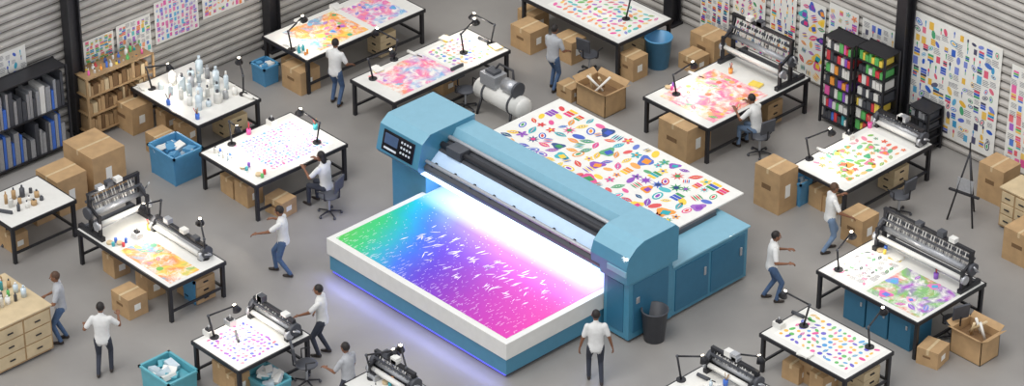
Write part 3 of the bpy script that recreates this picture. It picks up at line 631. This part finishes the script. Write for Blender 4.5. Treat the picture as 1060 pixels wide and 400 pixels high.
def person(u,v,head,lh,rh,name='worker',lf=(-.11,.02),rf=(.11,-.02),lean=.05,sit=None,pants=jeans,hairm=hair,ht=1.72,hyaw=0,hpit=.15,long=False,top=None):
    top=top or shirt
    p=P(u,v); s=ht/1.72; hipz=.9 if sit is None else sit+.1
    if sit is None: hipz=.895-.25*max(abs(lf[1]),abs(rf[1]))**1.6
    hip=Vector((0,0,hipz)); RL=Matrix.Rotation(-lean,3,'X')
    U=lambda x,y,z: hip+RL@Vector((x,y,z-.9))
    tm=MB(); segs=[]
    def ring(c,rx,ry,n=16): return [tuple(hip+RL@(Vector((c[0]+rx*math.cos(2*math.pi*i/n),c[1]+ry*math.sin(2*math.pi*i/n),c[2]-.9)))) for i in range(n)]
    tm.loft([ring((0,0,z),rx,ry) for z,rx,ry in((.80,.12,.10),(.83,.172,.128),(.9,.176,.13),(1.02,.158,.115),(1.15,.162,.118),(1.28,.182,.125),(1.37,.182,.11),(1.42,.14,.09),(1.46,.07,.065),(1.47,.05,.05))],skin)
    segs.append((U(0,0,.86),U(0,0,1.38),.15,.15,0))
    capsule(tm,U(0,0,1.42),U(0,.02,1.53),.058,.052); segs.append((U(0,.02,1.49),U(0,.02,1.55),.055,.05,2))
    arms=[]
    for sgn,h in((-1,lh),(1,rh)):
        sh=U(.175*sgn,0,1.385); el,wr_=ik(sh,Vector(h),.29,.26,(sgn*.5,-.6,-.7))
        capsule(tm,sh,el,.058,.044); capsule(tm,el,wr_,.04,.026)
        mid=sh.lerp(el,.72); capsule(tm,sh,mid,.064,.058)
        segs+= [(sh,mid,.064,.06,0),(mid+(el-mid)*.25,el,.044,.042,2),(el,wr_,.042,.028,2)]
        arms.append((el,wr_,sgn))
    for sgn,f in((-1,lf),(1,rf)):
        hp_=hip+Vector((.095*sgn,0,-.02)); an=Vector((f[0],f[1],.09 if len(f)<3 else f[2]+.09))
        kn,an=ik(hp_,an,.43,.42,(sgn*.05,1,.0))
        capsule(tm,hp_,kn,.092,.062); capsule(tm,kn,an,.06,.046)
        segs+= [(hp_,kn,.09,.062,1),(kn,an+Vector((0,0,.03)),.06,.047,1)]
        capsule(tm,an+Vector((0,-.03,-.045)),an+Vector((0,.15,-.055)),.042,.034); segs.append((an+Vector((0,-.03,-.04)),an+Vector((0,.15,-.055)),.04,.035,3))
    segs.append((hip+Vector((-.06,0,-.05)),hip+Vector((.06,0,-.05)),.11,.11,1))
    to=tm.obj('tmp'); md=to.modifiers.new('r','REMESH'); md.mode='VOXEL'; md.voxel_size=.02
    md=to.modifiers.new('s','SMOOTH'); md.iterations=3; md.factor=.5
    dg=bpy.context.evaluated_depsgraph_get(); ev=to.evaluated_get(dg); me=ev.to_mesh()
    vs=np.empty(len(me.vertices)*3,dtype=np.float32); me.vertices.foreach_get('co',vs); vs=vs.reshape(-1,3)
    fs=[tuple(q.vertices) for q in me.polygons]; cs=np.array([vs[list(f)].mean(0) for f in fs])
    best=np.full(len(fs),1e9); lab=np.zeros(len(fs),int)
    for a,b,r0,r1,k in segs:
        a=np.array(a);b=np.array(b);ab=b-a; t=np.clip(((cs-a)@ab)/(ab@ab),0,1); d=np.linalg.norm(cs-(a+t[:,None]*ab),axis=1)-(r0+(r1-r0)*t)
        q=d<best; best[q]=d[q]; lab[q]=k
    mm=[top,pants,skin,shoe]; mb=MB(); mb.raw([tuple(x) for x in vs],fs,[mm[k] for k in lab],True)
    ev.to_mesh_clear(); om=to.data; bpy.data.objects.remove(to); bpy.data.meshes.remove(om)
    for el,wr_,sgn in arms: hand(mb,wr_,wr_-el,sgn,Vector((0,0,1)) if abs((wr_-el).normalized().z)<.8 else Vector((sgn,0,0)))
    hc=U(0,.03,1.625); HR=RL@Euler((-hpit,0,hyaw)).to_matrix()
    A=lambda x,y,z: hc+HR@Vector((x,y,z))
    mb.ell(A(0,0,0),(.076,.094,.112),skin,R=HR); mb.ell(A(0,.03,-.06),(.052,.058,.052),skin,R=HR)
    mb.ell(A(0,-.022,.026),(.086,.096,.102),hairm,R=HR)
    if long: mb.ell(A(0,-.055,-.07),(.08,.055,.12),hairm,R=HR)
    mb.tube([A(0,.088,.02),A(0,.112,-.018),A(0,.09,-.03)],[.008,.014,.01],skin,n=6)
    for s_ in(-1,1):
        mb.ell(A(.03*s_,.084,.005),(.013,.009,.008),white,R=HR,nu=8,nv=6); mb.ell(A(.03*s_,.092,.005),.0055,eyew,nu=6,nv=5); mb.ell(A(.08*s_,.0,-.005),(.012,.022,.034),skin,R=HR,nu=8,nv=6)
        mb.box(A(.03*s_,.086,.026),(.03,.008,.006),hairm,R=HR)
    mb.ell(A(0,.087,-.058),(.025,.01,.008),lip,R=HR,nu=8,nv=6)
    o=mb.obj(name,(p.x,p.y,0),math.radians(head-90)); o.scale=(s,s,s)
    return o
person(348,108,110,(-.25,.4,1.05),(.28,.3,1.0),lf=(-.12,.05),rf=(.12,-.08),pants=jeans)
person(572,93,100,(-.2,.15,.82),(.22,.3,1.0),pants=jeans,lf=(-.1,.1),rf=(.1,-.1),top=shirtg)
person(783,156,185,(-.25,.45,1.0),(.25,.45,1.0),sit=.5,lf=(-.14,.42),rf=(.14,.4),pants=lpants,lean=.25)
person(339,216,190,(-.25,.42,1.0),(.25,.45,1.0),sit=.5,lf=(-.14,.42),rf=(.14,.4),pants=dpants,lean=.15,long=True)
person(295,284,215,(-.25,.5,1.12),(.45,.35,1.1),lf=(-.1,-.15),rf=(.1,.22),pants=jeans,hpit=.3)
person(335,368,215,(-.2,.45,1.05),(.28,.2,.9),lf=(-.1,.08),rf=(.12,-.08),pants=dpants)
person(362,430,190,(-.2,.4,1.1),(.3,.15,.85),pants=dpants,top=shirtg)
person(616,396,140,(-.32,.05,.82),(.34,.02,.85),lf=(-.12,.12),rf=(.12,-.12),pants=dpants)
person(797,311,50,(-.2,.35,1.15),(.3,.3,1.1),lf=(-.11,-.12),rf=(.11,.12),pants=jeans)
person(857,260,60,(-.25,.3,1.25),(.3,.35,1.0),lf=(-.11,.05),rf=(.11,-.15),pants=lpants,hairm=hair2)
person(109,388,135,(-.38,.2,1.1),(.3,.35,1.25),lf=(-.12,-.1),rf=(.12,.1),pants=dpants)
person(66,354,230,(-.25,.35,1.05),(.26,.3,1.0),lf=(-.1,.05),rf=(.12,-.05),pants=jeans,hairm=hair2,top=shirtg)

# ---------------------------------------------------------------- lights
w=bpy.data.worlds.new('World'); S.world=w; w.use_nodes=True; bg=w.node_tree.nodes['Background']; bg.inputs[0].default_value=(.96,.97,1,1); bg.inputs[1].default_value=.92
sd=bpy.data.lights.new('skylight_sun','SUN'); sd.energy=1.5; sd.angle=math.radians(30); sd.color=(1,.98,.95)
so=bpy.data.objects.new('skylight_sun',sd); S.collection.objects.link(so)
dirv=(rv*.35+fh*.35+Vector((0,0,-1))); so.rotation_euler=dirv.to_track_quat('-Z','Y').to_euler(); so.location=(0,0,15)
def area(name,loc,tgt,sx,sy,e,col):
    a=bpy.data.lights.new(name,'AREA'); a.shape='RECTANGLE'; a.size=sx; a.size_y=sy; a.energy=e; a.color=col
    o=bpy.data.objects.new(name,a); S.collection.objects.link(o); o.location=loc; o.rotation_euler=(Vector(tgt)-Vector(loc)).to_track_quat('-Z','Y').to_euler(); o.parent=pr; return o
area('uv_curing_lamp',((xmin+xmax)/2,yT+.2,1.5),((xmin+xmax)/2,yT-1.0,.9),L-.6,.3,50,(.75,.85,1))
area('underglow_led',((xmin+xmax)/2,y0-.02,.3),((xmin+xmax)/2,y0-.9,0),L,.08,24,(.36,.38,1))
area('underglow_led',(xmin-.02,(y0+yT)/2,.3),(xmin-.9,(y0+yT)/2,0),.08,(yT-y0),18,(.36,.38,1))
